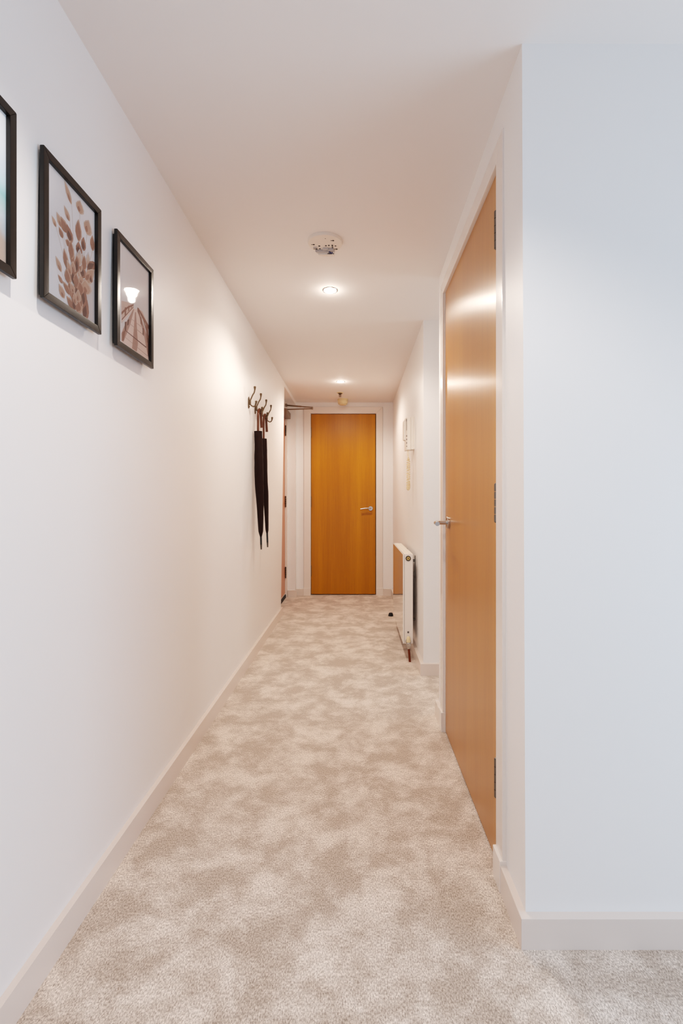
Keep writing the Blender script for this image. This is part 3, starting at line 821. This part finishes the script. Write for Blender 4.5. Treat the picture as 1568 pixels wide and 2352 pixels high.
# wall brackets and pipework glimpsed behind
for y in (3.44, 3.98):
    b = new(); xw = xr(y)
    box(b, xw-.004, xw+.001, y-.012, y+.012, .54, .70, .001)
    box(b, rx(y, .064), xw, y-.010, y-.006, .56, .585); box(b, rx(y, .064), xw, y-.010, y-.006, .655, .675)
    tube(b, [(xw-.010, y-.004, .668), (xw-.010, y-.020, .668)], .006, 10)
    obj('bracket', b, M['hinge'], ra)
    b = new(); tube(b, [(rx(y, .066), y, .245), (xr(y)+.001, y, .245)], .006, 10); obj('spacer', b, M['hinge'], ra)

# door stop
b = new()
lathe(b, [(.0, -.001), (.0235, -.001), (.0240, .003), (.0200, .018), (.0165, .027), (.0140, .029), (.0, .029)], (0.331, 4.575, 0), (0, 0, 1), 28)
tag(obj('doorstop', b, M['black']), 'small black rubber doorstop on the carpet beyond the radiator', 'doorstop')

# ------------------------------------------------------------------ entry phone
ip = thing('entry_phone', 'off-white entry phone handset unit with coiled cord above the radiator', 'entry phone', (0.40, 3.54, 1.459))
ya, yb = 3.478, 3.590; xw = xr(3.5)
zt, zb_ = 1.700, 1.459
def plan(a, c, h): return (a, c, h)
b = new(); prism(b, [(xw+.002, ya+.004), (xw-.006, ya+.004), (xw-.006, yb), (xw+.002, yb)], zb_+.006, zt-.002, plan, .001)
obj('back_plate', b, M['plastic'], ip)
b = new(); prism(b, [(xw-.009, ya+.002), (xw-.026, ya+.001), (xw-.026, yb), (xw-.009, yb)], zb_+.003, zt, plan, .0012)
prism(b, [(xw-.006, ya+.005), (xw-.027, ya+.005), (xw-.027, yb-.003), (xw-.006, yb-.003)], zb_+.006, zt-.003, plan)
obj('body', b, M['plastic'], ip)
b = new(); prism(b, [(xw-.027, ya), (xw-.053, ya), (xw-.060, ya+.040), (xw-.062, yb), (xw-.027, yb)], zb_, zt-.004, plan, .003)
fc = obj('front_cover', b, M['plastic'], ip)
b = new(); prism(b, [(xw-.045, yb-.045), (xw-.072, yb-.042), (xw-.074, yb+.012), (xw-.045, yb+.014)], zb_+.078, zt-.018, plan, .006)
obj('handset', b, M['plastic'], ip)
b = new()
sx = lambda y: xw-.053-(y-ya)*.175
def patch(y0, y1, z0, z1, o=.0012):
    hexa(b, [(sx(y0)-o, y0, z0), (sx(y0)+.002, y0, z0), (sx(y1)+.002, y1, z0), (sx(y1)-o, y1, z0),
             (sx(y0)-o, y0, z1), (sx(y0)+.002, y0, z1), (sx(y1)+.002, y1, z1), (sx(y1)-o, y1, z1)])
patch(ya+.013, ya+.024, 1.668, 1.685); patch(ya+.014, ya+.019, 1.600, 1.668)
obj('slot', b, M['hole'], fc)
for i, (zz, m) in enumerate(((1.560, 'grey'), (1.535, 'grey'), (1.510, 'grey'), (1.485, 'hole'))):
    b = new(); y = ya+.012
    lathe(b, [(.0, -.001), (.0064 if i < 3 else .004, -.001), (.0060 if i < 3 else .004, .0025), (.0, .003)], (sx(y), y, zz), (-1, -.17, 0), 20)
    obj('button', b, M[m], ip)
# coiled cord: two leads down into a doubled coil with a loop at the foot
b = new(); cx, cy = xw-.044, 3.495
def coil(phase, z0, z1, turns, r):
    out = []
    n = int(turns*14)
    for i in range(n+1):
        f = i/n; a = phase+2*PI*turns*(f**0.85); rr = r*min(1, .35+f*6)
        out.append((cx+math.cos(a)*rr, cy+math.sin(a)*rr, z0+(z1-z0)*f))
    return out
lead1 = smooth_path([(cx+.002, cy-.003, zb_+.004), (cx+.002, cy-.003, zb_-.035), (cx, cy, zb_-.055)], 4)
lead2 = smooth_path([(cx-.005, cy+.006, zb_+.004), (cx-.006, cy+.006, zb_-.030), (cx, cy, zb_-.053)], 4)
tube(b, lead1, .0016, 8); tube(b, lead2, .0016, 8)
tube(b, coil(0.3, 1.405, 1.185, 11, .0115), .0021, 8)
tube(b, coil(0.3+PI, 1.403, 1.185, 14, .0125), .0021, 8)
tube(b, [(cx+math.cos(a*.55)*.0125, cy+math.sin(a*.55)*.0125, 1.232-a*.00085) for a in range(0, 66)], .0023, 8)
ball(b, (cx, cy, 1.180), .0125, 16, 1.2)
label(obj('coiled_cord', b, M['cord'], ip), 'coiled cream cord hanging below the phone')

# ------------------------------------------------------------------ camera
cam = bpy.data.cameras.new('camera'); co = bpy.data.objects.new('camera', cam); COL.objects.link(co)
co.location = (0, 0, CAM_Z); co.rotation_euler = (PI/2, 0, 0)
cam.sensor_fit = 'VERTICAL'; cam.sensor_height = 36; cam.sensor_width = 24
cam.lens = 1107*36/2352
cam.shift_x = -33/2352; cam.shift_y = -24/2352
cam.clip_start = 0.01
SC.camera = co

# ------------------------------------------------------------------ lights
def light(name, kind, loc, rot, energy, color, **kw):
    l = bpy.data.lights.new(name, kind); l.energy = energy; l.color = color
    for k, v in kw.items(): setattr(l, k, v)
    o = bpy.data.objects.new(name, l); COL.objects.link(o); o.location = loc; o.rotation_euler = rot
    return o
WARM = (1.0, 0.875, 0.765)
for x, y, e, sz, bl in ((-0.135, 0.58, 27, 132, .45), (-0.138, 2.585, 29, 146, .45), (-0.145, 4.591, 27, 162, .5)):
    light('downlight_beam', 'SPOT', (x, y, zc(y)-.016), (0, 0, 0), e, WARM if y > 1 else (1.0, 0.92, 0.85), spot_size=math.radians(sz), spot_blend=bl, shadow_soft_size=0.025)
    if y > 1: light('downlight_bloom_lamp', 'POINT', (x, y, zc(y)-.05), (0, 0, 0), 0.35, (1.0, 0.90, 0.80), shadow_soft_size=0.018)  # extra point lamp, added to imitate bloom round the downlight
# daylight from windows of the room behind the camera, and from the side passage
light('window_daylight', 'AREA', (2.6, 0.25, 0.85), (PI/2, 0, PI/2), 31, (0.58, 0.78, 1.0), shape='RECTANGLE', size=1.7, size_y=1.0)
light('window_daylight', 'AREA', (0.6, BK+.1, 1.0), (PI/2, 0, 0), 12, (0.72, 0.84, 1.0), shape='RECTANGLE', size=2.6, size_y=1.5)
light('passage_daylight', 'AREA', (2.15, 2.73, 1.3), (PI/2, 0, PI/2), 5, (0.84, 0.92, 1.0), shape='RECTANGLE', size=0.45, size_y=1.6)

w = bpy.data.worlds.new('daylight'); SC.world = w; w.use_nodes = True
bg = w.node_tree.nodes['Background']; bg.inputs['Color'].default_value = (0.74, 0.86, 1.0, 1); bg.inputs['Strength'].default_value = 0.25

SC.view_settings.view_transform = 'Standard'
SC.view_settings.look = 'None'
SC.view_settings.exposure = 0.35
# gentle photographic shoulder: bright walls and lamps roll off instead of clipping
SC.view_settings.use_curve_mapping = True
cm = SC.view_settings.curve_mapping
cm.white_level = (2.6, 2.6, 2.6)
cc = cm.curves[3]
def shoulder(x): return 1.5*x/(1+(1.5*2.6-1)/2.6*x)*(1-0.62*math.exp(-x/0.11))
for i in (0.004, 0.01, 0.02, 0.032, 0.05, 0.072, 0.1, 0.17, 0.26, 0.38, 0.52, 0.7, 0.85):
    cc.points.new(i, shoulder(i*2.6))
cm.update()
SC.cycles.use_denoising = True
SC.cycles.max_bounces = 10
SC.cycles.diffuse_bounces = 7
SC.cycles.glossy_bounces = 4
SC.cycles.sample_clamp_indirect = 4.0
